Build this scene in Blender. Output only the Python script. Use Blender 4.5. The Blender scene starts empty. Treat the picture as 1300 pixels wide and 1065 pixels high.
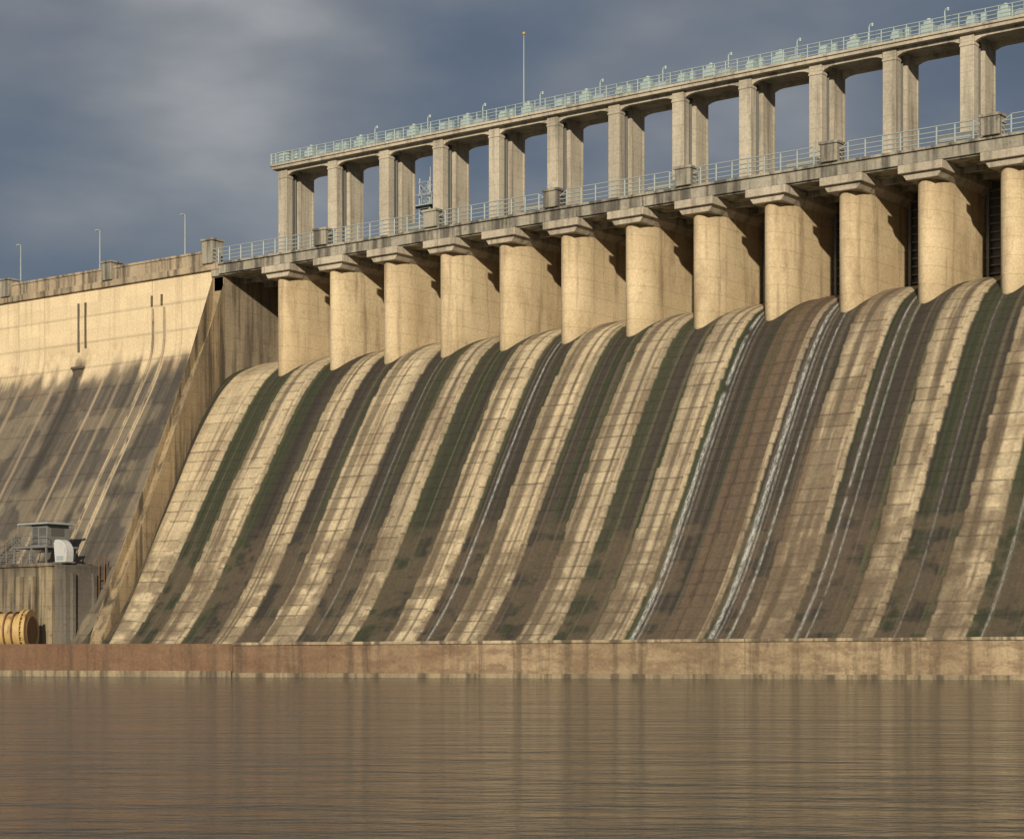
import bpy, bmesh, math, random
import numpy as np
from mathutils import Vector, Matrix
random.seed(4)
R=np.random.default_rng(7)
scene=bpy.context.scene
COL=scene.collection
# ------------------------------------------------------------ helpers
def newbm(): return bmesh.new()
def box(bm,x0,x1,y0,y1,z0,z1):
    v=[bm.verts.new(p) for p in [(x0,y0,z0),(x1,y0,z0),(x1,y1,z0),(x0,y1,z0),(x0,y0,z1),(x1,y0,z1),(x1,y1,z1),(x0,y1,z1)]]
    for f in [(0,3,2,1),(4,5,6,7),(0,1,5,4),(1,2,6,5),(2,3,7,6),(3,0,4,7)]: bm.faces.new([v[i] for i in f])
def tube(bm,p0,p1,r,n=8,r2=None,caps=True):
    p0=Vector(p0);p1=Vector(p1);d=(p1-p0).normalized()
    a=d.orthogonal().normalized();b=d.cross(a)
    r2=r if r2 is None else r2
    A=[];B=[]
    for i in range(n):
        t=2*math.pi*i/n;o=a*math.cos(t)+b*math.sin(t)
        A.append(bm.verts.new(p0+o*r));B.append(bm.verts.new(p1+o*r2))
    for i in range(n):
        j=(i+1)%n;bm.faces.new([A[i],A[j],B[j],B[i]])
    if caps: bm.faces.new(A[::-1]);bm.faces.new(B)
def prism(bm,poly,a,b,ax):
    def P(p,c): return (c,p[0],p[1]) if ax=='x' else ((p[0],c,p[1]) if ax=='y' else (p[0],p[1],c))
    A=[bm.verts.new(P(p,a)) for p in poly];B=[bm.verts.new(P(p,b)) for p in poly]
    n=len(poly)
    for i in range(n):
        j=(i+1)%n;bm.faces.new([A[i],A[j],B[j],B[i]])
    bm.faces.new(A[::-1]);bm.faces.new(B)
prism_x=lambda bm,p,a,b:prism(bm,p,a,b,'x')
prism_y=lambda bm,p,a,b:prism(bm,p,a,b,'y')
prism_z=lambda bm,p,a,b:prism(bm,p,a,b,'z')
def finish(bm,name,mat,parent=None,loc=(0,0,0),bevel=0,smooth=False,label=None):
    bmesh.ops.recalc_face_normals(bm,faces=bm.faces[:])
    me=bpy.data.meshes.new(name);bm.to_mesh(me);bm.free()
    if smooth:
        for p in me.polygons:p.use_smooth=True
    ob=bpy.data.objects.new(name,me);me.materials.append(mat)
    COL.objects.link(ob);ob.location=loc
    if parent: ob.parent=parent
    if bevel:
        m=ob.modifiers.new('bevel','BEVEL');m.width=bevel;m.segments=2;m.limit_method='ANGLE'
    if label: ob["label"]=label
    return ob
def thing(ob,label,cat,group=None):
    ob["label"]=label;ob["category"]=cat
    if group: ob["group"]=group
    return ob
def empty(name,loc,label,cat,group=None):
    ob=bpy.data.objects.new(name,None);COL.objects.link(ob);ob.location=loc;ob.empty_display_size=.3
    return thing(ob,label,cat,group)
def copy_thing(root,loc,label=None):
    r=root.copy();COL.objects.link(r);r.location=loc
    for c in list(root.children):
        k=c.copy();COL.objects.link(k);k.parent=r
        for g in list(c.children):
            h=g.copy();COL.objects.link(h);h.parent=k
    if label:r["label"]=label
    return r
T=R.random((256,256))
def vn(x,y):
    xi=np.floor(x).astype(int);yi=np.floor(y).astype(int);fx=x-xi;fy=y-yi
    fx=fx*fx*(3-2*fx);fy=fy*fy*(3-2*fy)
    a=T[xi%256,yi%256];b=T[(xi+1)%256,yi%256];c=T[xi%256,(yi+1)%256];d=T[(xi+1)%256,(yi+1)%256]
    return (a*(1-fx)+b*fx)*(1-fy)+(c*(1-fx)+d*fx)*fy
def fbm(x,y,o=4):
    s=0;a=.5;t=0
    for i in range(o):
        s=s+a*vn(x+17.3*i,y+31.7*i);t+=a;a*=.5;x=x*2.03;y=y*2.03
    return s/t
def sst(a,b,x):
    t=np.clip((x-a)/(b-a),0,1);return t*t*(3-2*t)
# ------------------------------------------------------------ materials
class N:
    def __init__(s,name):
        s.m=bpy.data.materials.new(name);s.m.use_nodes=True;s.t=s.m.node_tree
        s.p=s.t.nodes['Principled BSDF'];s.g=s.t.nodes.new('ShaderNodeNewGeometry')
    def new(s,k,**kw):
        n=s.t.nodes.new(k)
        for a,b in kw.items(): setattr(n,a,b)
        return n
    def l(s,a,b): s.t.links.new(a,b)
    def noise(s,scale=(1,1,1),sc=1,detail=5,rough=.55,src=None,rot=0):
        mp=s.new('ShaderNodeMapping');mp.inputs['Scale'].default_value=scale
        src=src or s.g.outputs['Position']
        if rot:
            r=s.new('ShaderNodeMapping');r.inputs['Rotation'].default_value=(0,0,rot);s.l(src,r.inputs['Vector']);src=r.outputs[0]
        s.l(src,mp.inputs['Vector'])
        n=s.new('ShaderNodeTexNoise');n.inputs['Scale'].default_value=sc;n.inputs['Detail'].default_value=detail;n.inputs['Roughness'].default_value=rough
        s.l(mp.outputs[0],n.inputs['Vector']);return n.outputs['Fac']
    def ramp(s,f,a,b,lo=0,hi=1):
        n=s.new('ShaderNodeMapRange');n.interpolation_type='SMOOTHSTEP'
        n.inputs[1].default_value=a;n.inputs[2].default_value=b;n.inputs[3].default_value=lo;n.inputs[4].default_value=hi
        s.l(f,n.inputs[0]);return n.outputs[0]
    def math(s,op,a,b=None):
        n=s.new('ShaderNodeMath',operation=op)
        for i,v in enumerate((a,b)):
            if v is None: continue
            if isinstance(v,(int,float)): n.inputs[i].default_value=v
            else: s.l(v,n.inputs[i])
        return n.outputs[0]
    def mix(s,f,a,b,mode='MIX'):
        n=s.new('ShaderNodeMix',data_type='RGBA',blend_type=mode)
        for i,v in ((0,f),(6,a),(7,b)):
            if isinstance(v,(int,float)): n.inputs[i].default_value=v
            elif isinstance(v,tuple): n.inputs[i].default_value=(*v,1)
            else: s.l(v,n.inputs[i])
        return n.outputs[2]
    def bump(s,h,st=.3,d=.05):
        b=s.new('ShaderNodeBump');b.inputs['Strength'].default_value=st;b.inputs['Distance'].default_value=d
        s.l(h,b.inputs['Height']);s.l(b.outputs[0],s.p.inputs['Normal'])
def concrete(name,c1,c2,dark,stain=.6,line=0,top=None,lo=.5,hi=.72,hook=None):
    n=N(name)
    big=n.noise((1,1,.6),.22,6);col=n.mix(n.ramp(big,.35,.65),c1,c2)
    if hook: col=hook(n,col)
    st=n.noise((1,1,.07),1.1,6,.6);col=n.mix(n.ramp(st,lo,hi,0,stain),col,dark)
    bl=n.noise((1,1,1),.9,7,.65);col=n.mix(n.ramp(bl,.56,.75,0,stain*.7),col,dark)
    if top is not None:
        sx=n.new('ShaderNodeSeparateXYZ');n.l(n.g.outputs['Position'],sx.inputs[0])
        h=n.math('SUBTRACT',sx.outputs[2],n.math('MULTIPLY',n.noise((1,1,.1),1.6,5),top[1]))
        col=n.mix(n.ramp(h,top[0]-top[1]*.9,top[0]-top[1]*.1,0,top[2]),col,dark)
    if line:
        sx=n.new('ShaderNodeSeparateXYZ');n.l(n.g.outputs['Position'],sx.inputs[0])
        w=n.math('FRACT',n.math('DIVIDE',sx.outputs[2],line))
        col=n.mix(n.math('MULTIPLY',n.math('LESS_THAN',w,.045),.3),col,dark)
    fi=n.noise((1,1,1),5,6,.7);col=n.mix(.5,col,n.mix(n.ramp(fi,.3,.7),(.65,.65,.65),(1.25,1.25,1.25)),'MULTIPLY')
    n.l(col,n.p.inputs['Base Color']);n.p.inputs['Roughness'].default_value=.92
    n.bump(fi,.35,.04);return n.m
def paint(name,c,dark=(.12,.09,.06),stain=.3,rough=.5,metal=0):
    n=N(name);a=n.noise((1,1,.4),1.5,6,.6);col=n.mix(n.ramp(a,.5,.75,0,stain),c,dark)
    b=n.noise((1,1,1),9,4);col=n.mix(.3,col,n.mix(b,(.6,.6,.6),(1.3,1.3,1.3)),'MULTIPLY')
    n.l(col,n.p.inputs['Base Color']);n.p.inputs['Roughness'].default_value=rough;n.p.inputs['Metallic'].default_value=metal
    n.bump(b,.15,.01);return n.m
def pierhook(n,col):
    oi=n.new('ShaderNodeObjectInfo')
    col=n.mix(n.ramp(oi.outputs['Random'],0,1,0,.4),col,(.42,.31,.18))
    p=n.noise((1,1,.35),.45,6,.65);return n.mix(n.ramp(p,.48,.7,0,.55),col,(.26,.18,.10))
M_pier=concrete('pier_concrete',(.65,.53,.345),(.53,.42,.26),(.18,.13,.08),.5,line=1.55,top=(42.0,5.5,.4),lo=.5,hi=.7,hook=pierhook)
M_cap=concrete('cap_concrete',(.50,.44,.345),(.40,.35,.275),(.13,.11,.085),.6,lo=.45,hi=.68)
M_deck=concrete('deck_concrete',(.38,.345,.28),(.27,.25,.2),(.06,.054,.046),.85,lo=.42,hi=.64)
M_tower=concrete('tower_concrete',(.50,.445,.35),(.39,.345,.27),(.12,.105,.085),.6,line=1.3,lo=.47,hi=.7)
M_train=concrete('training_wall_concrete',(.35,.265,.155),(.24,.18,.112),(.055,.044,.032),.85,line=1.4,lo=.43,hi=.66)
M_abut=concrete('abutment_concrete',(.30,.24,.165),(.21,.17,.118),(.07,.056,.042),.8,line=1.5,lo=.44,hi=.68)
M_slot=concrete('slot_concrete',(.13,.105,.075),(.09,.073,.054),(.04,.033,.025),.6,line=.45)
M_parap=concrete('parapet_concrete',(.44,.35,.235),(.33,.265,.185),(.07,.058,.046),.85,lo=.43,hi=.66)
M_rail=paint('pale_rail_paint',(.31,.355,.36),stain=.25)
M_teal=paint('pale_green_paint',(.34,.42,.415),stain=.45)
M_grey=paint('grey_steel',(.17,.17,.165),stain=.4)
M_dark=paint('dark_gate_steel',(.10,.095,.088),stain=.4)
M_yel=paint('yellow_pipe_paint',(.48,.32,.125),dark=(.16,.075,.032),stain=.95)
M_rust=paint('rusty_steel',(.16,.085,.04),dark=(.05,.03,.018),stain=.7,rough=.8)
M_white=paint('white_paint',(.50,.51,.50),stain=.3)
M_lampm=paint('lamp_glass',(.4,.47,.46),stain=0)
M_valve=concrete('valve_house_concrete',(.32,.255,.16),(.19,.155,.11),(.042,.036,.029),.92,line=1.3,top=(11,6,.9),lo=.42,hi=.64)
M_valveg=concrete('valve_annex_concrete',(.16,.14,.113),(.115,.10,.083),(.04,.036,.03),.85,line=1.3,top=(11,4,.8))

def attr_mat(name,k=.6):
    n=N(name)
    a=n.new('ShaderNodeAttribute',attribute_name='Col')
    f=n.new('ShaderNodeAttribute',attribute_name='froth')
    fi=n.noise((1,1,1),4,7,.7)
    col=n.mix(k,a.outputs['Color'],n.mix(n.ramp(fi,.3,.7),(.65,.65,.65),(1.28,1.28,1.28)),'MULTIPLY')
    w=n.noise((2.4,.8,.6),2.8,8,.8)
    wm=n.math('MULTIPLY',f.outputs['Fac'],n.ramp(w,.42,.6,.2,1))
    col=n.mix(wm,col,(.52,.53,.50))
    n.l(col,n.p.inputs['Base Color'])
    wet=n.new('ShaderNodeAttribute',attribute_name='wet')
    n.l(n.ramp(wet.outputs['Fac'],0,1,.92,.65),n.p.inputs['Roughness'])
    n.bump(fi,.35,.04);return n.m
M_spill=attr_mat('spillway_surface');M_wallp=attr_mat('dam_wall_surface',.4)
def grid_obj(name,P,colr,froth,wet,mat):
    nu,nv=P.shape[:2]
    idx=np.arange(nu*nv).reshape(nu,nv)
    f=np.stack([idx[:-1,:-1],idx[1:,:-1],idx[1:,1:],idx[:-1,1:]],-1).reshape(-1,4)
    me=bpy.data.meshes.new(name);me.from_pydata(P.reshape(-1,3).tolist(),[],f.tolist())
    a=me.attributes.new('Col','FLOAT_COLOR','POINT')
    c4=np.ones((nu*nv,4),dtype=np.float32);c4[:,:3]=np.clip(colr.reshape(-1,3),.005,.9);a.data.foreach_set('color',c4.ravel())
    for nm,ar in (('froth',froth),('wet',wet)):
        b=me.attributes.new(nm,'FLOAT','POINT');b.data.foreach_set('value',ar.astype(np.float32).ravel())
    me.polygons.foreach_set('use_smooth',np.ones(len(me.polygons),dtype=bool))
    me.materials.append(mat);ob=bpy.data.objects.new(name,me);COL.objects.link(ob);return ob
def resample(pts,step):
    P=[pts[0]]+pts+[pts[-1]];out=[]
    for i in range(1,len(P)-2):
        p0,p1,p2,p3=[np.array(q,float) for q in P[i-1:i+3]]
        for k in range(20):
            t=k/20;out.append(.5*((2*p1)+(-p0+p2)*t+(2*p0-5*p1+4*p2-p3)*t*t+(-p0+3*p1-3*p2+p3)*t**3))
    out.append(np.array(pts[-1],float));out=np.array(out)
    d=np.r_[0,np.cumsum(np.hypot(*np.diff(out,axis=0).T))]
    v=np.arange(0,d[-1],step);return np.stack([np.interp(v,d,out[:,0]),np.interp(v,d,out[:,1])],1),v
PITCH=7.42;S0=-31.9
sn=lambda n:S0+PITCH*n
NP=15
C3=lambda *a:np.array(a,float)
splay=lambda t:.0075*np.minimum(t,0)**2
# ------------------------------------------------------------ spillway
prof=[(16,30),(12,33.2),(8,33.8),(5,33.4),(2,32.4),(0,31.2),(-2,29.2),(-4,26.5),(-6,23.4),(-9,18.5),(-12.5,12.6),(-16,7.2),(-19.8,2.8),(-23,.6),(-28,-1)]
pf,vv=resample(prof,.14)
ss=np.arange(-39.35,sn(NP)-1,.1)
S,V=np.meshgrid(ss,vv,indexing='ij')
Tt=np.broadcast_to(pf[:,0],S.shape);Z=np.broadcast_to(pf[:,1],S.shape)
rt=R.random((64,128))
bay=np.floor((S-S0+1.3)/PITCH).astype(int)
ph=(S-S0)-bay*PITCH
CH=1.25
Vb=V+rt[(bay+3)%64,11]*1.25
course=np.floor(Vb/CH).astype(int);cf=Vb/CH-course
rj=rt[(bay+20)%64,course%128]; rk=rt[(bay+41)%64,(course+57)%128]; rl=rt[(bay+13)%64,(course+77)%128]
wid=C3(2.9,3.9,2.6,3.6,3.2,2.5,3.0,3.1,3.9,2.8,3.7,3.3,3.6,3.0,3.2,3.0)
lef=C3(-.45,-.5,-.5,-.2,-.8,-.7,-.75,-.7,-.9,-.8,-.9,-.8,-.8,-.7,-.6,-.6)
b_=np.clip(bay,0,15)
saw=(cf-.5)*.12
e2=.55*(fbm(S*0+bay*9.3,V*.09,3)-.5)
fe=.2*(fbm(S*.4+bay,V*1.3,4)-.5)
hard=lef[b_]+.12*(rj-.5)+saw*(rl>.4)+e2*.3+fe*.6
dL=sst(hard-.08,hard+.1,ph)
wr=wid[b_]+.22*(rl-.5)+saw*.7+e2+fe
dR=1-sst(wr-.12,wr+.15,ph)
dm=dL*dR
soft=np.maximum(dm,np.maximum(.45*sst(lef[b_]-.6,lef[b_],ph+1.2*(fbm(S*2,V*.1,4)-.5))*(ph<1),(ph>=1)*.6*(1-sst(wr+.1,wr+1.4,ph+2.4*(fbm(S*2.2,V*.06+8,4)-.5)))))
Sl=S-S0-splay(Tt)
lft_shade=1-sst(-6.3,-6.0,Sl+.4*(fbm(S*.3,V*.15,3)-.5))  # shadow line beside the training wall, painted into the left edge colour
dm=np.where(bay<0,lft_shade,dm);soft=np.where(bay<0,np.maximum(lft_shade,.4*(1-sst(-6.2,-5,Sl))),soft)
st1=fbm(S*2.2+5,V*.07,5);st2=fbm(S*.5,V*.18+9,5);st3=fbm(S*5,V*.12+40,3);sp=fbm(S*3.3,V*3.3+7,4)
pale=C3(.56,.455,.295)[None,None]*(.84+.22*rk+.18*(st2-.5)+.10*(sp-.5))[...,None]
grey=C3(.36,.295,.20)[None,None]
baytone=C3(.25,.1,.2,.85,.1,.1,.75,.8,.0,.9,.6,.5,.35,.1,.3,.3)[b_]
baytone=np.where(bay<0,.2,baytone)
mixf=np.clip(baytone*.8+.5*(st2-.5),0,1)[...,None]
pale=pale*(1-mixf)+grey*(.88+.2*rk+.12*(sp-.5))[...,None]*mixf
stain=sst(.54,.72,st1)*.55+sst(.56,.72,st2)*.3*(.6+.4*rj)+.2*sst(.58,.76,st3)
hi_=sst(8,12,b_*1.)
stain=stain+sst(20,34,V)*.5*sst(.42,.58,fbm(S*.45+8,V*.4,4))*hi_
stain=stain+.3*(1-cf)*sst(.5,.68,fbm(S*3.1+33,course*3.7,3))*(rl>.3)
stain=np.clip(stain,0,.8)[...,None]
pale=pale*(1-stain)+C3(.15,.105,.065)*stain
jw=.075+.05*fbm(S*1.1,course*5.3,2)
joint=(cf<jw)&(V>6)
jf=(joint*np.clip(.35+.6*(rj-.15)+.3*(fbm(S*2,course*2.9,2)-.5),0,.85))[...,None]
pale=pale*(1-jf*.75)
lime=(sst(.66,.74,fbm(S*2.6,V*1.2+70,3))*(cf>.1)*(cf<.45)*.25)[...,None]
pale=pale*(1-lime)+np.minimum(pale*1.4,.64)*lime
sf=(np.clip(soft-dm,0,1)*.85)[...,None];pale=pale*(1-sf)+C3(.105,.08,.052)*sf
g=sst(.45,.60,fbm(S*1.3+50,V*.010,4)+.14*(np.isin(bay,[0,4,7,11,12])-.4))
dk=C3(.040,.032,.023)[None,None]*(1-g)[...,None]+C3(.032,.036,.016)[None,None]*g[...,None]
dk=dk*(.35+1.2*fbm(S*4,V*.025+3,4))[...,None]
li=sst(.60,.74,fbm(S*3+20,V*.015+13,4))[...,None];dk=dk*(1-li*.5)+C3(.13,.105,.075)*li*.5
pk=(sst(.55,.75,fbm(S*1.2,V*.08+110,4))*sst(.55,.95,ph/wid[b_]))[...,None]*.25;dk=dk*(1-pk)+C3(.15,.115,.075)*pk
dk=dk*(1-.3*joint[...,None])
col=pale*(1-dm[...,None])+dk*dm[...,None]
def over(mask,c,k=1.):
    global col
    m=np.clip(mask*k,0,1)[...,None];col=col*(1-m)+c*m
brown=C3(.098,.066,.042)[None,None]*(.5+.95*fbm(S*2.8,V*.05+33,4))[...,None]*(1-.3*joint[...,None])
m8=((bay==8)&(ph>2.8))*1.
over(m8,brown,.93)
m9=((bay==9)&(ph>2.5))*sst(.40,.60,fbm(S*.9+4,V*.12+7,4)+.10*sst(16,30,V))
over(m9,brown*1.3,.65)
m7=((bay==10))*sst(.5,.66,fbm(S*.8+14,V*.12+7,4));over(m7*(1-dm),brown,.55)
for n,o,w in [(0,4.3,.35),(1,5.3,.15),(2,3.6,.6),(3,5.2,.2),(5,3.7,.7),(6,4.0,.5),(6,5.4,.15),(7,4.5,.25),(9,4.2,.35),(10,5.2,.4),(11,4.5,.5),(12,5.2,.3),(4,5.4,.12),(4,4.1,.4),(2,5.2,.12),(5,5.3,.15),(7,5.6,.12),(8,5.2,.2),(11,5.6,.12),(1,4.8,.1)]:
    d=np.abs(S-(sn(n)+o)+.12*(fbm(V*.15,V*0+n*7.1)-.5));mm=(1-sst(w*.5,w+.12,d))*sst(.3,.5,fbm(V*.12+n,S*0+5+o,3)+.1)
    over(mm,C3(.065,.048,.032)[None,None],.7)
frg=np.exp(-((ph-wid[b_]+.3)/.2)**2)*sst(.4,.62,fbm(S,V*.04+90,3))
over(frg,C3(.065,.072,.028)[None,None],.6)
frg=np.exp(-((ph-lef[b_]-.3)/.18)**2)*sst(.45,.62,fbm(S,V*.04+190,3))
over(frg,C3(.055,.066,.024)[None,None],.6)
over(sst(37,42,V)*sst(.35,.6,fbm(S*.6,V*.9+2,4)),C3(.11,.08,.05)[None,None],.6)
over((V<9.5)*.5+0*S,C3(.12,.095,.065)[None,None],1.)
froth=np.zeros_like(S)
for o,w,k,v0 in [(sn(8)-.15,.16,.85,9),(sn(8)+.4,.06,.45,12),(sn(9)-.1,.16,.85,9),(sn(9)+.4,.06,.45,14),(sn(9)+1.5,.08,.65,14),(sn(10)+.1,.08,.55,10),(sn(10)+1.0,.05,.4,10),(sn(5)+.6,.085,.65,13),(sn(12)+.5,.07,.4,20),(sn(13)+.2,.09,.45,12),(sn(3)+1.4,.06,.3,15),(sn(11)+1.0,.05,.25,12)]:
    cc=o+.06*(fbm(V*.09,V*0+o,3)-.5);d=np.abs(S-cc);ww=w*(.5+1.*fbm(V*.5,S*0+o,3))*(.6+.6*sst(8,40,V))
    froth=np.maximum(froth,k*(1-sst(ww*.4,ww*1.5+.05,d))*sst(v0-3,v0+3,V)*sst(.2,.46,fbm(V*.5,S*0+o*3,3)+.1))
nrm=np.gradient(pf,axis=0);nrm=np.stack([nrm[:,1],-nrm[:,0]],1);nrm/=np.linalg.norm(nrm,axis=1)[:,None]
if nrm[len(nrm)//2,1]<0: nrm=-nrm
off=.13*(1-dm)+.02*(rk-.5)*(1-dm)-.025*joint*(1-dm)+.02*froth*R.random(S.shape)
P=np.stack([S,Tt+nrm[None,:,0]*off,Z+nrm[None,:,1]*off],-1)
wet=np.clip(dm*.7+m8+froth,0,1)
o=grid_obj('spillway',P,col,froth,wet,M_spill)
thing(o,"curved concrete spillway face with dark algae strips, a painted shadow line at its left edge and trickling water","spillway")
# ------------------------------------------------------------ left gravity wall
prof2=[(.0,43.4),(.0,41),(.0,38),(-.05,36),(-.7,33.6),(-2.3,30.4),(-4.4,26.8),(-6.6,23),(-9.5,18),(-12.8,12),(-16,7),(-19.8,2.4),(-23,.2),(-26,-1)]
pf2,v2=resample(prof2,.2)
s2=np.arange(-135,-40.75,.14)
S,V=np.meshgrid(s2,v2,indexing='ij');Tt=np.broadcast_to(pf2[:,0],S.shape);Z=np.broadcast_to(pf2[:,1],S.shape)
course=np.floor(V/1.5).astype(int);cf=V/1.5-course;blk=np.floor((S+.0)/4.6).astype(int);bf=S/4.6-blk
rk=rt[blk%64,course%128]
st1=fbm(S*1.6,V*.08,5);st2=fbm(S*.35,V*.3,5);st3=fbm(S*4,V*.2+4,4)
cream=C3(.74,.60,.39)[None,None]*(.90+.10*rk+.25*(st2-.5))[...,None]
stn=np.clip(sst(.54,.78,st1)*.45+sst(.6,.8,st3)*.2+.3*sst(.56,.76,st2)+.2*sst(5,9,V),0,.8)[...,None]
cream=cream*(1-stn*.65)+C3(.32,.22,.13)*stn*.65
low=C3(.074,.064,.053)[None,None]*(.55+.8*st1+.3*st2)[...,None]
lean=S+.10*(V-10)
pl=(sst(.58,.72,fbm(lean*.9+30,V*.03+2,5))*.35+.18*sst(.5,.7,fbm(lean*4.5,V*.03+52,4)))[...,None];low=low*(1-pl)+C3(.22,.18,.13)*pl
lv=V+4.5*(fbm(S*.8,V*.1+60,5)-.5)+3.5*(st2-.5)-.6
m=(sst(8.0,12.,lv)*(.85+.15*sst(.35,.5,st2)))[...,None]
col=cream*(1-m)+low*m
bandm=(np.exp(-((lv-10.3)/1.1)**2)*.55)[...,None];col=col*(1-bandm)+C3(.055,.047,.04)*bandm
br=(sst(.58,.72,fbm(S*.5+80,V*.5+5,4))*sst(5,8,V)*(1-sst(13,17,V)))[...,None]*.3;col=col*(1-br)+C3(.26,.17,.10)*br
jl=(((cf<.06)|(bf<.02))*.28)[...,None];col=col*(1-jl)
for o_,w,c,k,a,b in [(-48.6,.26,(.52,.44,.31),.95,4,60),(-50.4,.22,(.48,.40,.28),.9,4,60),(-54.5,.2,(.36,.29,.2),.5,10,60),(-57.5,.18,(.42,.33,.22),.7,10,60),(-66,.22,(.36,.28,.19),.6,9,60),(-62.3,.9,(.03,.026,.023),.8,8,26),(-72,.25,(.36,.28,.18),.6,10,60),(-59.4,.3,(.14,.09,.06),.4,12,60),(-45.,.7,(.045,.04,.035),.6,9,60),(-47,.3,(.04,.035,.03),.6,9,60),(-52.3,.4,(.04,.035,.03),.6,9,60)]:
    d=np.abs(S-o_+.3*(fbm(V*.15,V*0+o_)-.5));mm=((1-sst(w*.6,w*1.3+.08,d))*k*sst(a-1,a+1,V)*(1-sst(b-1,b+1,V))*(.6+.6*st3))[...,None]
    mm=np.clip(mm,0,1);col=col*(1-mm)+np.array(c)*mm
Xs=S+(splay(Tt)+.2)*sst(-52,-40.8,S)
P=np.stack([Xs,Tt+0*S-.03*(rk-.5)+.03*(fbm(S,V,3)-.5),Z+0*S],-1)
wl=grid_obj('dam_wall',P,col,np.zeros_like(S),np.zeros_like(S),M_wallp)
thing(wl,"cream stained concrete gravity dam wall curving into darkened slope","dam wall")
def part_of(root,bm,name,mat,**k): return finish(bm,name,mat,parent=root,**k)
bm=newbm();box(bm,-135,-39.6,-.35,.35,43.35,44.05);part_of(wl,bm,'ledge',M_parap,bevel=.05)
bm=newbm();box(bm,-135,-41.9,-.05,.4,44.05,45.35);box(bm,-135,-41.9,-.16,.5,45.35,45.6);part_of(wl,bm,'parapet',M_parap,bevel=.03)
bm=newbm();box(bm,-135,-41.9,.4,12,43.2,44.0);part_of(wl,bm,'crest_road',M_deck)
bm=newbm();box(bm,-135,-41.,11,12,-2,43.2);part_of(wl,bm,'upstream_face',M_abut)
for sx in (-48.6,-50.4):
    bm=newbm()
    wgt=float(sst(-52,-40.8,np.array(sx)))
    L=[(sx+(float(splay(p[0]))+.2)*wgt,p[0]-.1,p[1]-.05) for p in pf2[::8] if p[1]<41.5]
    for a,b in zip(L[:-1],L[1:]): tube(bm,a,b,.12,6)
    part_of(wl,bm,'drain_pipe',M_parap)
for sx,za,zb in ((-62.9,36.4,42),(-61.7,36.8,42),(-78,38,41),(-49,40.4,41.6),(-50.6,40.4,41.6)):
    bm=newbm();box(bm,sx-.13,sx+.13,-.12,.05,za,zb);part_of(wl,bm,'vent_slot',M_slot)
bm=newbm();box(bm,-63.2,-61.4,-1.0,.1,34.3,34.6);box(bm,-63.0,-61.6,-.8,.1,33.2,34.299);part_of(wl,bm,'drain_hood',M_slot,bevel=.05)
for i,(sx) in enumerate((-41.2,-75.5,-57.5)):
    bm=newbm();box(bm,sx-.9,sx+.75,-.6,1.0,44.05,46.0 if i else 46.5);box(bm,sx-1.05,sx+.9,-.75,1.15,(46.0 if i else 46.5),(46.2 if i else 46.75))
    part_of(wl,bm,'parapet_post',M_deck,bevel=.05)
bm=newbm();box(bm,-40.75,-39.33,-.02,11,20,42.6)
thing(finish(bm,'abutment',M_abut,bevel=.05),"weathered grey brown concrete abutment beside the first spillway bay","abutment")
tp,_=resample([(-.02,42.5),(-.06,39.6),(-.4,37.6),(-1.5,35.4),(-3.4,32.5),(-5.8,28.6),(-7.6,24.9),(-9.8,20.6),(-12,16.3),(-14.5,11.6),(-16.8,7.8),(-18.8,5.0),(-19.9,3.0),(-20.2,0),(-20.3,-2)],.6)
bm=newbm();pts=[tuple(p) for p in tp]+[(-20.3,-3),(-.02,-3)]
prism_x(bm,pts,-41.0,-39.25)
for v in bm.verts: v.co.x+=float(splay(np.array(v.co.y)))
bmesh.ops.triangulate(bm,faces=[f for f in bm.faces if len(f.verts)>4])
tw=finish(bm,'training_wall',M_train);thing(tw,"sloping curved stained tan concrete training wall edging the spillway","wall")
# ------------------------------------------------------------ piers
W=2.6
def nose(x0,x1,y0,dep,y1,n=16):
    r=(x1-x0)/2;cx=(x0+x1)/2
    return [(cx-r*math.cos(math.pi*i/n),y0+dep-dep*math.sin(math.pi*i/n)) for i in range(n+1)]+[(x1,y1),(x0,y1)]
root=empty('bridge_pier',(sn(0),0,31),"tan concrete spillway pier with rounded nose and bracket cap","pier","piers along the spillway crest")
bm=newbm();prism_z(bm,nose(0,W,-.3,2.9,14),-5,10.6);sh=part_of(root,bm,'shaft',M_pier)
for p in sh.data.polygons:
    if abs(p.normal.z)<.5 and abs(p.center.y)<3.2: p.use_smooth=True
bm=newbm();prism_y(bm,[(-.02,10.35),(W+.02,10.35),(W+.55,10.9),(W+.55,11.58),(-.55,11.58),(-.55,10.9)],1.6,13)
box(bm,-.72,W+.72,-1.05,1.59,10.9,11.61);prism_y(bm,[(-.12,10.35),(W+.12,10.35),(W+.5,10.899),(-.5,10.899)],-.7,1.59)
part_of(root,bm,'cap',M_cap,bevel=.05)
for n in range(1,NP): copy_thing(root,(sn(n),0,31))
GW=PITCH-W
groot=empty('spillway_gate',(sn(0)-GW,9.2,33.6),"dark ribbed steel lift gate between two spillway piers","gate","gates between the spillway piers")
bm=newbm();box(bm,0.02,GW-.02,0,.2,-.5,8.95);part_of(groot,bm,'skin_plate',M_dark)
bm=newbm()
for i in range(12): box(bm,0.03,GW-.03,-.35,-.002,.2+i*.72,.32+i*.72)
part_of(groot,bm,'rib',M_grey)
bm=newbm();box(bm,4.4,4.65,-.55,-.36,0,8.9);box(bm,.25,.5,-.55,-.36,0,8.9);part_of(groot,bm,'guide',M_grey)
for n in range(1,NP): copy_thing(groot,(sn(n)-GW,9.2,33.6))
bm=newbm();box(bm,-39.3,sn(0)-GW,9.2,9.4,33,42.55);thing(finish(bm,'gate_side_wall',M_abut),"dark concrete infill beside the first gate","wall")
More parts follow.
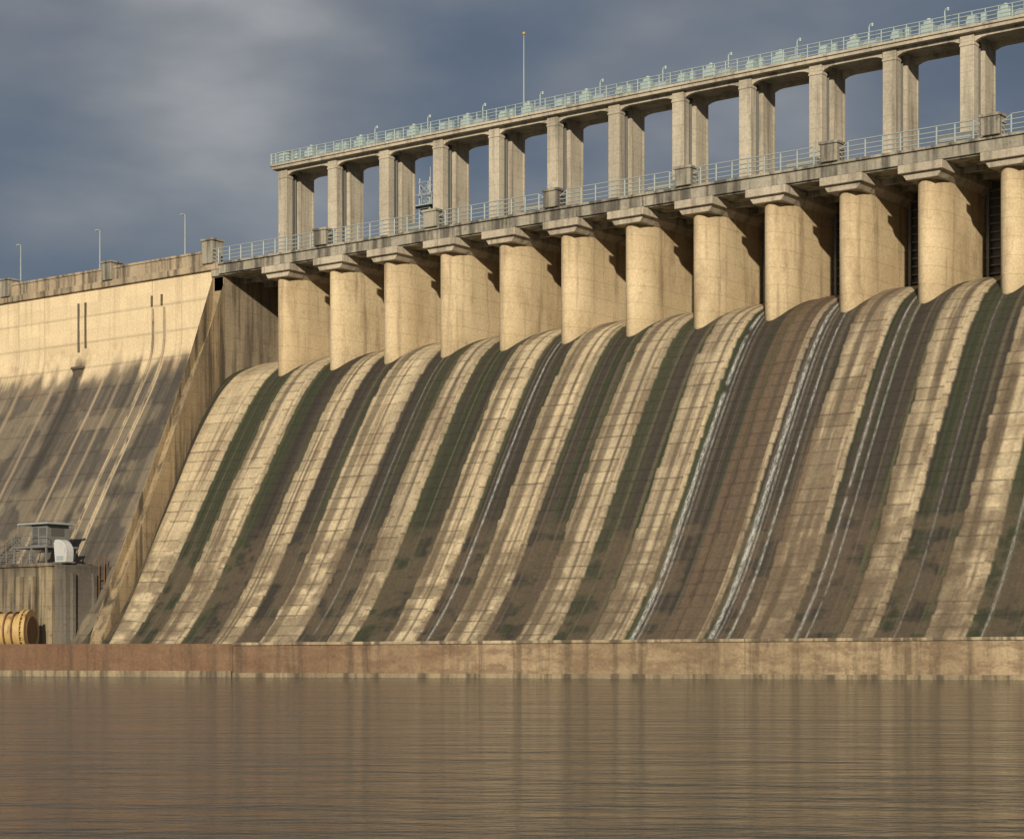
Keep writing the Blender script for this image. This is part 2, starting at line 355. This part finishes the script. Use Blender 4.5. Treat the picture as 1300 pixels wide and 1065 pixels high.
# ------------------------------------------------------------ road bridge deck
XE=sn(NP)
bd=empty('road_bridge',(0,0,0),"weathered grey concrete road bridge deck carried on the piers","bridge")
bm=newbm();box(bm,-41,XE,-.25,14.5,42.62,43.7);part_of(bd,bm,'deck',M_deck)
bm=newbm();box(bm,-39.6,XE,-.5,-.26,42.75,43.72);box(bm,-39.6,XE,-.7,-.2,43.72,43.95);part_of(bd,bm,'fascia',M_deck,bevel=.03)
for y in (3,6.2):
    bm=newbm();box(bm,-39.3,XE,y,y+.4,42.2,42.61);part_of(bd,bm,'girder',M_deck)
for n in range(1,NP,2):
    bm=newbm();box(bm,-.7,.95,-.98,.4,0,1.5);box(bm,-.82,1.07,-1.1,.52,1.5,1.75)
    if n==1:
        par=finish(bm,'parapet_post',M_deck,loc=(sn(n),0,43.96),bevel=.05);thing(par,"square weathered concrete parapet post on bridge deck above a pier","post","concrete posts along the bridge parapet")
    else:
        bm.free();c=par.copy();COL.objects.link(c);c.location=(sn(n),0,43.96)
def railing(name,L,npst,h,rails,mat,loc,label,group,r=.045,curve=False,post_r=.05):
    root=empty(name,loc,label,'railing',group)
    bm=newbm();tube(bm,(0,0,0),(0,0,h*(.99)),post_r,6);p0=part_of(root,bm,'post',mat)
    for i in range(npst):
        p=p0 if i==0 else p0.copy()
        if i: COL.objects.link(p);p.parent=root
        p.location=(L*(i+.5)/npst,0,0)
    for z in rails:
        bm=newbm()
        if curve and z==rails[-1]:
            tube(bm,(.05,0,z-.55),(.9,0,z),r,6);tube(bm,(.9,0,z),(L-.9,0,z),r,6);tube(bm,(L-.9,0,z),(L-.05,0,z-.55),r,6)
        else: tube(bm,(.03,0,z),(L-.03,0,z),r,6)
        part_of(root,bm,'rail',mat)
    return root
L2=2*PITCH-1.65
r0=railing('deck_railing',L2,8,1.5,[.3,.7,1.1,1.55],M_rail,(sn(1)+.95,-.55,43.95),"pale grey tube railing along the bridge deck edge","railings along the bridge deck",r=.055,curve=True,post_r=.08)
for n in range(3,NP,2): copy_thing(r0,(sn(n)+.95,-.55,43.95))
railing('deck_railing',sn(1)-.7+40.4,9,1.5,[.3,.7,1.1,1.55],M_rail,(-40.4,-.55,43.95),"pale grey tube railing between abutment and first bridge post","railings along the bridge deck",r=.055,post_r=.08)
cr=empty('control_cabinet',(sn(2)+1,3,43.7),"low grey louvred machinery cabinet on the bridge deck","cabinet","cabinets on the bridge deck")
bm=newbm();box(bm,0,3.2,0,1,.15,1.9);part_of(cr,bm,'housing',M_grey,bevel=.04)
bm=newbm()
for i in range(7): box(bm,.2,3.,-.08,-.003,.35+i*.2,.43+i*.2)
part_of(cr,bm,'louvre',M_rail)
for n in (4,6,8,10,12): copy_thing(cr,(sn(n)+1,3,43.7))
# ------------------------------------------------------------ gate towers
TO=.93
tr=empty('gate_tower',(sn(-1)+TO,7.5,43.7),"twin column concrete gate tower with dark guide slot","tower","gate towers carrying the hoist bridge")
H=11.2
bm=newbm();box(bm,0,1.3,0,.95,0,H);box(bm,-.05,1.35,-.07,.98,H-.62,H-.42);box(bm,-.08,1.38,-.1,1.0,0,.6);part_of(tr,bm,'front_column',M_tower,bevel=.03)
bm=newbm();box(bm,.45,.95,.95,2.0,0,H);part_of(tr,bm,'guide_slot',M_slot)
bm=newbm();
for y in (1.2,1.6): box(bm,.951,1.15,y,y+.1,0,H-.2)
part_of(tr,bm,'guide_rail',M_grey)
bm=newbm();box(bm,0,1.3,2.0,4.4,0,H);box(bm,1.302,1.38,2.05,2.3,.0,H-.1);box(bm,1.302,1.38,4.1,4.35,.0,H-.1);part_of(tr,bm,'rear_column',M_tower,bevel=.03)
for n in range(0,NP): copy_thing(tr,(sn(n)+TO,7.5,43.7))
# ------------------------------------------------------------ hoist bridge
hb=empty('hoist_bridge',(0,0,0),"high concrete hoist bridge with shallow haunched beams over gate towers","bridge")
bm=newbm();box(bm,sn(-1)+TO-.6,XE,7.05,12.5,55.3,55.62);box(bm,sn(-1)+TO-.75,XE,6.9,12.65,55.62,55.85);part_of(hb,bm,'deck',M_tower,bevel=.03)
for y0,y1 in ((7.7,8.1),(11.3,11.7)):
    for n in range(-1,NP-1):
        a=sn(n)+TO+1.302;b=sn(n+1)+TO-.002
        pts=[(a,55.29),(a,54.55),(a+.2,54.7),(a+.6,54.86),(a+1.1,54.93),(b-1.1,54.93),(b-.6,54.86),(b-.2,54.7),(b,54.55),(b,55.29)]
        bm=newbm();prism_y(bm,pts,y0,y1);part_of(hb,bm,'haunched_beam',M_tower)
for n in range(-1,NP):
    bm=newbm();box(bm,sn(n)+TO+.002,sn(n)+TO+1.3,7.5,11.9,54.902,55.29);part_of(hb,bm,'bearing_block',M_cap)
rr=railing('hoist_bridge_railing',PITCH-.04,6,1.15,[.15,.48,.82,1.15],M_teal,(sn(-1)+TO-.5,7.0,55.85),"pale green tube railing on the hoist bridge edge","railings along the hoist bridge",r=.045,post_r=.05)
for n in range(0,NP-1): copy_thing(rr,(sn(n)+TO-.5,7.0,55.85))
for n in range(-1,NP-1): copy_thing(rr,(sn(n)+TO-.5,12.5,55.85))
hm=empty('gate_hoist',(sn(-1)+1.5,8.2,55.85),"pale green gate hoist with motor housing and cable drum","hoist","gate hoists on the hoist bridge")
bm=newbm();box(bm,2.4,3.6,.3,1.6,.3,1.3);box(bm,2.6,3.3,.5,1.3,1.3,1.75);tube(bm,(2.95,.9,1.7),(2.95,.9,2.0),.22,10);part_of(hm,bm,'motor_housing',M_teal,bevel=.06)
bm=newbm();tube(bm,(3.9,1.1,.8),(5.2,1.1,.8),.42,14);tube(bm,(4.2,1.1,.8),(4.3,1.1,.8),.6,14);tube(bm,(5.2,1.1,.8),(5.3,1.1,.8),.62,14);part_of(hm,bm,'cable_drum',M_rail)
bm=newbm();tube(bm,(0,1.1,.75),(2.4,1.1,.75),.09,8);tube(bm,(5.3,1.1,.75),(6.8,1.1,.75),.09,8);part_of(hm,bm,'drive_shaft',M_grey)
bm=newbm();box(bm,-.45,.35,.2,1.4,.0,1.05);prism_x(bm,[(.2,1.05),(1.4,1.05),(1.0,1.5),(.5,1.5)],-.4,.3);box(bm,.9,1.3,.3,.8,0,1.45);part_of(hm,bm,'gear_case',M_teal,bevel=.04)
bm=newbm();box(bm,2.1,5.4,.2,2,0,.3);part_of(hm,bm,'bed_frame',M_grey)
for n in range(0,NP-1):
    c=copy_thing(hm,(sn(n)+1.5+random.uniform(-.25,.25),8.2+random.uniform(0,.3),55.85))
lp=empty('walkway_lamp',(sn(1)-1.5,9.6,55.85),"short pale green lamp post with small head on hoist bridge","lamp","lamps along the hoist bridge")
bm=newbm();tube(bm,(0,0,0),(0,0,2.5),.06,8);tube(bm,(0,0,2.5),(.1,0,2.7),.05,8);tube(bm,(.1,0,2.7),(.32,0,2.74),.05,8);part_of(lp,bm,'post',M_teal)
bm=newbm();tube(bm,(.32,0,2.66),(.32,0,2.8),.13,10,r2=.07);tube(bm,(.32,0,2.5),(.32,0,2.66),.1,10);part_of(lp,bm,'lamp_head',M_lampm)
for n in range(2,NP): copy_thing(lp,(sn(n)-1.5,9.6,55.85))
ms=empty('lightning_mast',(-5.5,9.2,55.85),"tall thin steel mast with ball finial on hoist bridge","mast")
bm=newbm();tube(bm,(0,0,0),(0,0,8.8),.09,8,r2=.05);part_of(ms,bm,'pole',M_rail)
bm=newbm();bmesh.ops.create_icosphere(bm,subdivisions=2,radius=.18,matrix=Matrix.Translation((0,0,8.95)));part_of(ms,bm,'finial',M_yel,smooth=True)
bm=newbm();box(bm,-.6,.9,.3,1.9,0,1.25);box(bm,-.7,1.0,.2,2.0,1.25,1.35);box(bm,-1.6,-1.4,0,.2,0,1.3)
thing(finish(bm,'switch_box',M_teal,loc=(sn(-1)+1.6,7.2,55.86),bevel=.03),"pale green switch box at the end of the hoist bridge","switch box")
sl=empty('street_lamp',(-79.4,5,44.0),"slender grey street lamp on the dam crest road","street lamp","street lamps on the dam crest")
bm=newbm();tube(bm,(0,0,0),(0,0,7.5),.12,8,r2=.07);part_of(sl,bm,'pole',M_rail)
bm=newbm();tube(bm,(0,0,7.5),(-.3,-.1,7.56),.06,6);box(bm,-.6,-.1,-.22,-.02,7.5,7.64);part_of(sl,bm,'lamp_head',M_rail)
for x in (-65,-50.6): copy_thing(sl,(x,5,44.0))
lt=empty('lattice_tower',(-31.2,25,0),"grey steel lattice aerial tower on a concrete column behind the bridge","lattice tower")
bm=newbm();tube(bm,(0,0,-1),(0,0,44),1.6,20);part_of(lt,bm,'base_column',M_abut)
bm=newbm()
for sx in(-1,1):
    for sy in(-1,1): tube(bm,(sx*.9,sy*.9,44),(sx*.75,sy*.75,56.5),.08,5)
for k in range(8):
    z=44+k*1.5;h=.87
    for a,b in(((-h,-h),(h,-h)),((h,-h),(h,h)),((h,h),(-h,h)),((-h,h),(-h,-h))):
        tube(bm,(a[0],a[1],z),(b[0],b[1],z+1.5),.05,4);tube(bm,(a[0],a[1],z+1.5),(b[0],b[1],z+1.5),.05,4);tube(bm,(b[0],b[1],z),(a[0],a[1],z+1.5),.05,4)
part_of(lt,bm,'lattice',M_rail)
bm=newbm();box(bm,-1.6,1.6,-1.4,1.4,53.2,53.35)
for a in(-1.5,0,1.5): box(bm,a-.04,a+.04,-1.4,-1.32,53.35,54.5)
box(bm,-1.6,1.6,-1.4,-1.32,54.45,54.55);tube(bm,(-1.2,-1.2,54.5),(-1.2,-1.2,58.5),.04,5);tube(bm,(1.2,-1.2,54.5),(1.2,-1.2,57.5),.04,5);part_of(lt,bm,'platform',M_rail)
# ------------------------------------------------------------ low river wall
cam=Vector((120.4,-157.2,1.8));rg=Vector((.794,.608,0));fw=Vector((-.608,.794,0))
def cs(x,y,z=0): 
    p=cam+rg*x+fw*y;return Vector((p.x,p.y,z))
A=cs(-39,156);B=cs(33.5,134);d=(B-A).normalized();nn=Vector((-d.y,d.x,0))
Lw=(B-A).length;zf=lambda q:2.42+.42*q/Lw
q1=Lw*.255
def rusthook(n,col):
    v=n.new('ShaderNodeVectorMath',operation='DOT_PRODUCT');n.l(n.g.outputs['Position'],v.inputs[0]);v.inputs[1].default_value=d
    q=n.math('SUBTRACT',v.outputs['Value'],float(A.dot(d)))
    q=n.math('ADD',q,n.math('MULTIPLY',n.noise((1,1,.9),.3,6,.7),50))
    f=n.ramp(q,30,84,.9,0)
    col=n.mix(n.ramp(n.noise((1,1,2.5),.5,6,.7),.42,.62,0,.65),col,(.15,.10,.062))
    return n.mix(f,col,(.15,.078,.045))
M_low=concrete('river_wall_concrete',(.37,.285,.18),(.26,.195,.12),(.075,.052,.034),.7,top=(3.3,1.6,.7),lo=.45,hi=.7,hook=rusthook)
M_plinth=concrete('river_wall_plinth',(.30,.24,.155),(.22,.175,.115),(.06,.048,.034),.85,lo=.42,hi=.64)
M_coping=concrete('river_wall_coping',(.44,.36,.25),(.30,.235,.155),(.07,.055,.038),.85,lo=.42,hi=.6)
def wallseg(root,a,b,zt0,zt1,mat,nm,y0=0,y1=1.4,z0=-2,bev=.05,zb=None):
    bm=newbm();vs=[]
    for (q,zt) in((a,zt0),(b,zt1)):
        p=A+d*q;zz0=z0 if zb is None else zt-zb
        for (yy,zz) in((y0,zz0),(y1,zz0),(y1,zt),(y0,zt)): vs.append(bm.verts.new((p.x+nn.x*yy,p.y+nn.y*yy,zz)))
    for i in range(4):
        j=(i+1)%4;bm.faces.new([vs[i],vs[j],vs[4+j],vs[4+i]])
    bm.faces.new(vs[:4][::-1]);bm.faces.new(vs[4:]);return part_of(root,bm,nm,mat,bevel=bev)
rw=empty('river_wall',(0,0,0),"low rust stained concrete wall standing in the river","wall")
wallseg(rw,-60,q1-.02,zf(0),zf(q1)-.08,M_low,'concrete_panel')
q=q1
for Lg in [19]*6:
    wallseg(rw,q+.01,q+Lg-.01,zf(q)-.22,zf(q+Lg)-.22,M_low,'concrete_panel',bev=.02)
    wallseg(rw,q+.015,q+Lg-.015,zf(q),zf(q+Lg),M_coping,'coping',y0=-.12,y1=1.5,zb=.218,bev=.03);q+=Lg
wallseg(rw,-60,q1-.02,.45,.45,M_plinth,'plinth',y0=-.3,y1=-.003)
wallseg(rw,q1+.02,q,.32,.32,M_plinth,'plinth',y0=-.25,y1=-.003)
# ------------------------------------------------------------ valve house
vh=empty('valve_house',(-43.8,-20,0),"weathered concrete valve house at the foot of the dam","valve house")
bm=newbm();box(bm,-19,0,0,12,-2,10.6);box(bm,-19.2,.2,-.2,12,10.6,10.95);part_of(vh,bm,'body',M_valve,bevel=.06)
bm=newbm()
for x in (-2.6,-4.6,-9,-13.5): box(bm,x-.3,x+.3,-.6,-.002,-1,9.6)
part_of(vh,bm,'buttress',M_valve,bevel=.05)
bm=newbm();box(bm,.21,1.9,.2,7.5,-1,10.7);part_of(vh,bm,'annex',M_valveg,bevel=.05)
bm=newbm();box(bm,1.91,2.3,.8,1.3,-1,9.9);box(bm,1.91,2.3,3.6,4.1,-1,9.9);box(bm,1.91,2.3,6.3,6.8,-1,9.9);part_of(vh,bm,'pilaster',M_valveg,bevel=.05)
bm=newbm()
for i in range(12): tube(bm,(2.1,4.5,.5+i*.8),(2.1,5.2,.5+i*.8),.05,5)
tube(bm,(2.1,4.5,0),(2.1,4.5,11.9),.06,6);tube(bm,(2.1,5.2,0),(2.1,5.2,11.9),.06,6);part_of(vh,bm,'ladder',M_rust)
hut=empty('operator_cabin',(-47.8,-17,10.6),"compact grey steel cabin with flat roof and side stairs","cabin")
bm=newbm();box(bm,-1.2,1.3,-1.3,1.6,2.2,4.45);part_of(hut,bm,'cabin_wall',M_grey,bevel=.04)
bm=newbm();box(bm,-2.9,1.9,-1.8,2.0,4.455,4.63);part_of(hut,bm,'roof',M_rail,bevel=.03)
bm=newbm();box(bm,-.9,-.2,-1.35,-1.303,2.4,4.2);box(bm,.1,1.1,-1.35,-1.303,3.3,4.1);box(bm,1.303,1.35,-.8,.9,3.3,4.1);part_of(hut,bm,'window',M_dark)
bm=newbm();box(bm,-3.2,2.2,-2.1,2.2,2.0,2.2)
for x in(-3,-.3,2.0):
    for y in(-2,2.1): box(bm,x-.08,x+.08,y-.08,y+.08,.35,2.0)
for y in (-1.6,1.8): box(bm,-2.8,-2.7,y-.05,y+.05,2.2,4.45)
for z in (2.75,3.3): tube(bm,(-3.1,-2.0,z),(2.1,-2.0,z),.035,5)
for x in (-3.1,-1.8,-.5,.8,2.1): tube(bm,(x,-2.0,2.2),(x,-2.0,3.3),.035,5)
part_of(hut,bm,'platform',M_grey)
bm=newbm()
for i in range(8): box(bm,-3.3-i*.38,-3.3-i*.38+.4,-2.1,-1.1,2.0-i*.22,2.06-i*.22)
tube(bm,(-3.2,-2.1,3.2),(-6.5,-2.1,1.4),.05,5);tube(bm,(-3.2,-1.1,3.2),(-6.5,-1.1,1.4),.05,5)
for i in range(4): tube(bm,(-3.3-i*1.0,-2.1,2.-i*.55),(-3.3-i*1.0,-2.1,3.15-i*.55),.04,5)
part_of(hut,bm,'stair',M_grey)
vr=railing('platform_railing',7.5,6,1.1,[.4,.75,1.1],M_grey,(-60.5,-19.9,10.95),"grey tube railing on the valve house roof","railings on the valve house",r=.035,post_r=.045)
copy_thing(vr,(-54.2,-19.9,10.95))
vt=empty('vent_hood',(-43.7,-18.4,10.98),"grey white curved metal vent hood on the valve house roof","vent")
bm=newbm();pts=[(-.85,0),(.8,0),(.9,.8)]
for i in range(13):
    t=math.radians(-8+i*9.);pts.append((-.6+1.5*math.cos(t),1.05+1.35*math.sin(t)))
pts+=[(-1.1,2.05)]
prism_y(bm,pts,-.5,.5);part_of(vt,bm,'hood',M_white,bevel=.05)
bm=newbm();box(bm,-.6,.45,-.53,-.503,.25,.7);part_of(vt,bm,'louvre',M_rail)
bm=newbm();box(bm,-1.0,.95,-.6,.6,-.03,.1);part_of(vt,bm,'base',M_grey)
yp=empty('outlet_pipe',(-42.6,-23.9,3.9),"short rusty yellow outlet pipe with ring flanges beside valve house","pipe")
yp.rotation_euler=(0,0,math.radians(30))
bm=newbm();tube(bm,(-14,0,0),(0,0,0),1.8,48);part_of(yp,bm,'barrel',M_yel,bevel=0)
bm=newbm()
for x in(-6,-3.4,-3.1,-2.0,-1.2): tube(bm,(x,0,0),(x+.14,0,0),2.0,48)
part_of(yp,bm,'stiffener_ring',M_rust)
bm=newbm();tube(bm,(.002,0,0),(.3,0,0),2.2,48);tube(bm,(-.5,0,0),(-.2,0,0),2.2,48)
for i in range(24):
    t=i/24*2*math.pi;tube(bm,(-.2,2.03*math.cos(t),2.03*math.sin(t)),(.002,2.03*math.cos(t),2.03*math.sin(t)),.07,6)
part_of(yp,bm,'flange',M_yel,bevel=.03)
bm=newbm();tube(bm,(.302,0,0),(.4,0,0),1.6,40,r2=1.5);part_of(yp,bm,'blank_plate',M_rust,bevel=.02)
bm=newbm();box(bm,-9,-8,-1.2,1.2,-6,-1.5);box(bm,-2.8,-2.2,-1.2,1.2,-6,-1.5);part_of(yp,bm,'saddle',M_valve)
# ------------------------------------------------------------ water
n=N('river_water')
ang=-math.atan2(.608,.794)
w0=n.noise((.45,1,1),.16,3,.5,rot=ang);w1=n.noise((.45,1,1),.75,4,.6,rot=ang+.12);w2=n.noise((.6,1,1),2.2,5,.62,rot=ang-.1)
mp=n.math('ADD',n.math('ADD',n.math('MULTIPLY',w0,.75),n.math('MULTIPLY',w1,.42)),n.math('MULTIPLY',w2,.13))
big=n.noise((1,1,1),.03,3)
n.l(n.mix(big,(.042,.040,.027),(.058,.053,.036)),n.p.inputs['Base Color'])
n.p.inputs['Roughness'].default_value=.06;n.p.inputs['IOR'].default_value=1.33;n.p.inputs['Specular IOR Level'].default_value=.42
n.bump(mp,1.0,1.0)
bm=newbm();v=[bm.verts.new(p) for p in((-4000,-4000,0),(4000,-4000,0),(4000,4000,0),(-4000,4000,0))];bm.faces.new(v)
wt=finish(bm,'water',n.m);wt["kind"]="structure"
# ------------------------------------------------------------ world
w=bpy.data.worlds.new("World");scene.world=w;w.use_nodes=True;t=w.node_tree
for x in list(t.nodes): t.nodes.remove(x)
EL=math.radians(18.5)
sun_dir=Vector((.55,-.835,0)).normalized()*math.cos(EL)+Vector((0,0,math.sin(EL)))
sky=t.nodes.new('ShaderNodeTexSky');sky.sky_type='NISHITA';sky.sun_disc=False
sky.sun_elevation=EL;sky.sun_rotation=math.atan2(sun_dir.x,sun_dir.y)
b1=t.nodes.new('ShaderNodeBackground');b1.inputs[1].default_value=.07;t.links.new(sky.outputs[0],b1.inputs[0])
tc=t.nodes.new('ShaderNodeTexCoord')
def wn(scale,sc,det,off=(0,0,0),dist=.3,ro=.5):
    m=t.nodes.new('ShaderNodeMapping');m.inputs['Scale'].default_value=scale;m.inputs['Location'].default_value=off
    t.links.new(tc.outputs['Generated'],m.inputs[0]);x=t.nodes.new('ShaderNodeTexNoise')
    x.inputs['Scale'].default_value=sc;x.inputs['Detail'].default_value=det;x.inputs['Roughness'].default_value=ro;x.inputs['Distortion'].default_value=dist
    t.links.new(m.outputs[0],x.inputs['Vector']);return x.outputs['Fac']
def wm(op,a,b):
    x=t.nodes.new('ShaderNodeMath');x.operation=op
    for i,v in enumerate((a,b)):
        if isinstance(v,(int,float)): x.inputs[i].default_value=v
        else: t.links.new(v,x.inputs[i])
    return x.outputs[0]
c1=wn((1,1,2.4),6.,5,(.9,.35,.2),dist=.08,ro=.45)
c1=wm('ADD',wm('MULTIPLY',wm('SUBTRACT',c1,.5),.8),.5)
sz=t.nodes.new('ShaderNodeSeparateXYZ');t.links.new(tc.outputs['Generated'],sz.inputs[0])
el=wm('MULTIPLY',wm('SUBTRACT',wm('MINIMUM',sz.outputs[2],.36),.205),.75)
dp=t.nodes.new('ShaderNodeVectorMath');dp.operation='DOT_PRODUCT';t.links.new(tc.outputs['Generated'],dp.inputs[0]);dp.inputs[1].default_value=(.794,.608,0)
c1=wm('SUBTRACT',wm('ADD',c1,el),wm('MULTIPLY',dp.outputs['Value'],.18))
cr_=t.nodes.new('ShaderNodeValToRGB');t.links.new(c1,cr_.inputs[0])
e=cr_.color_ramp.elements;e[0].position=.34;e[0].color=(.082,.112,.166,1);e[1].position=.72;e[1].color=(.36,.37,.385,1)
x=e.new(.45);x.color=(.120,.150,.200,1);x=e.new(.54);x.color=(.172,.192,.228,1);x=e.new(.63);x.color=(.25,.262,.286,1)
b2=t.nodes.new('ShaderNodeBackground');b2.inputs[1].default_value=1;t.links.new(cr_.outputs[0],b2.inputs[0])
c2=wn((1,1,2.5),1.7,3,(2,1,0));mr=t.nodes.new('ShaderNodeMapRange');t.links.new(c2,mr.inputs[0])
mr.inputs[1].default_value=.4;mr.inputs[2].default_value=.65;mr.inputs[3].default_value=1.;mr.inputs[4].default_value=.9
ms_=t.nodes.new('ShaderNodeMixShader');t.links.new(mr.outputs[0],ms_.inputs[0]);t.links.new(b1.outputs[0],ms_.inputs[1]);t.links.new(b2.outputs[0],ms_.inputs[2])
out=t.nodes.new('ShaderNodeOutputWorld');t.links.new(ms_.outputs[0],out.inputs[0])
sd=bpy.data.lights.new('sun','SUN');sd.energy=4.5;sd.angle=math.radians(1.2);sd.color=(1,.88,.68)
so=bpy.data.objects.new('sun',sd);COL.objects.link(so);so.rotation_euler=sun_dir.to_track_quat('Z','Y').to_euler()
# ------------------------------------------------------------ camera
cd=bpy.data.cameras.new('camera');cd.lens=72;cd.sensor_width=36;cd.clip_end=20000;cd.shift_y=295.5/1300
co=bpy.data.objects.new('camera',cd);COL.objects.link(co);co.location=cam
co.rotation_euler=(math.pi/2,0,math.atan2(.608,.794));scene.camera=co
scene.view_settings.view_transform='Standard';scene.view_settings.look='None';scene.view_settings.exposure=0
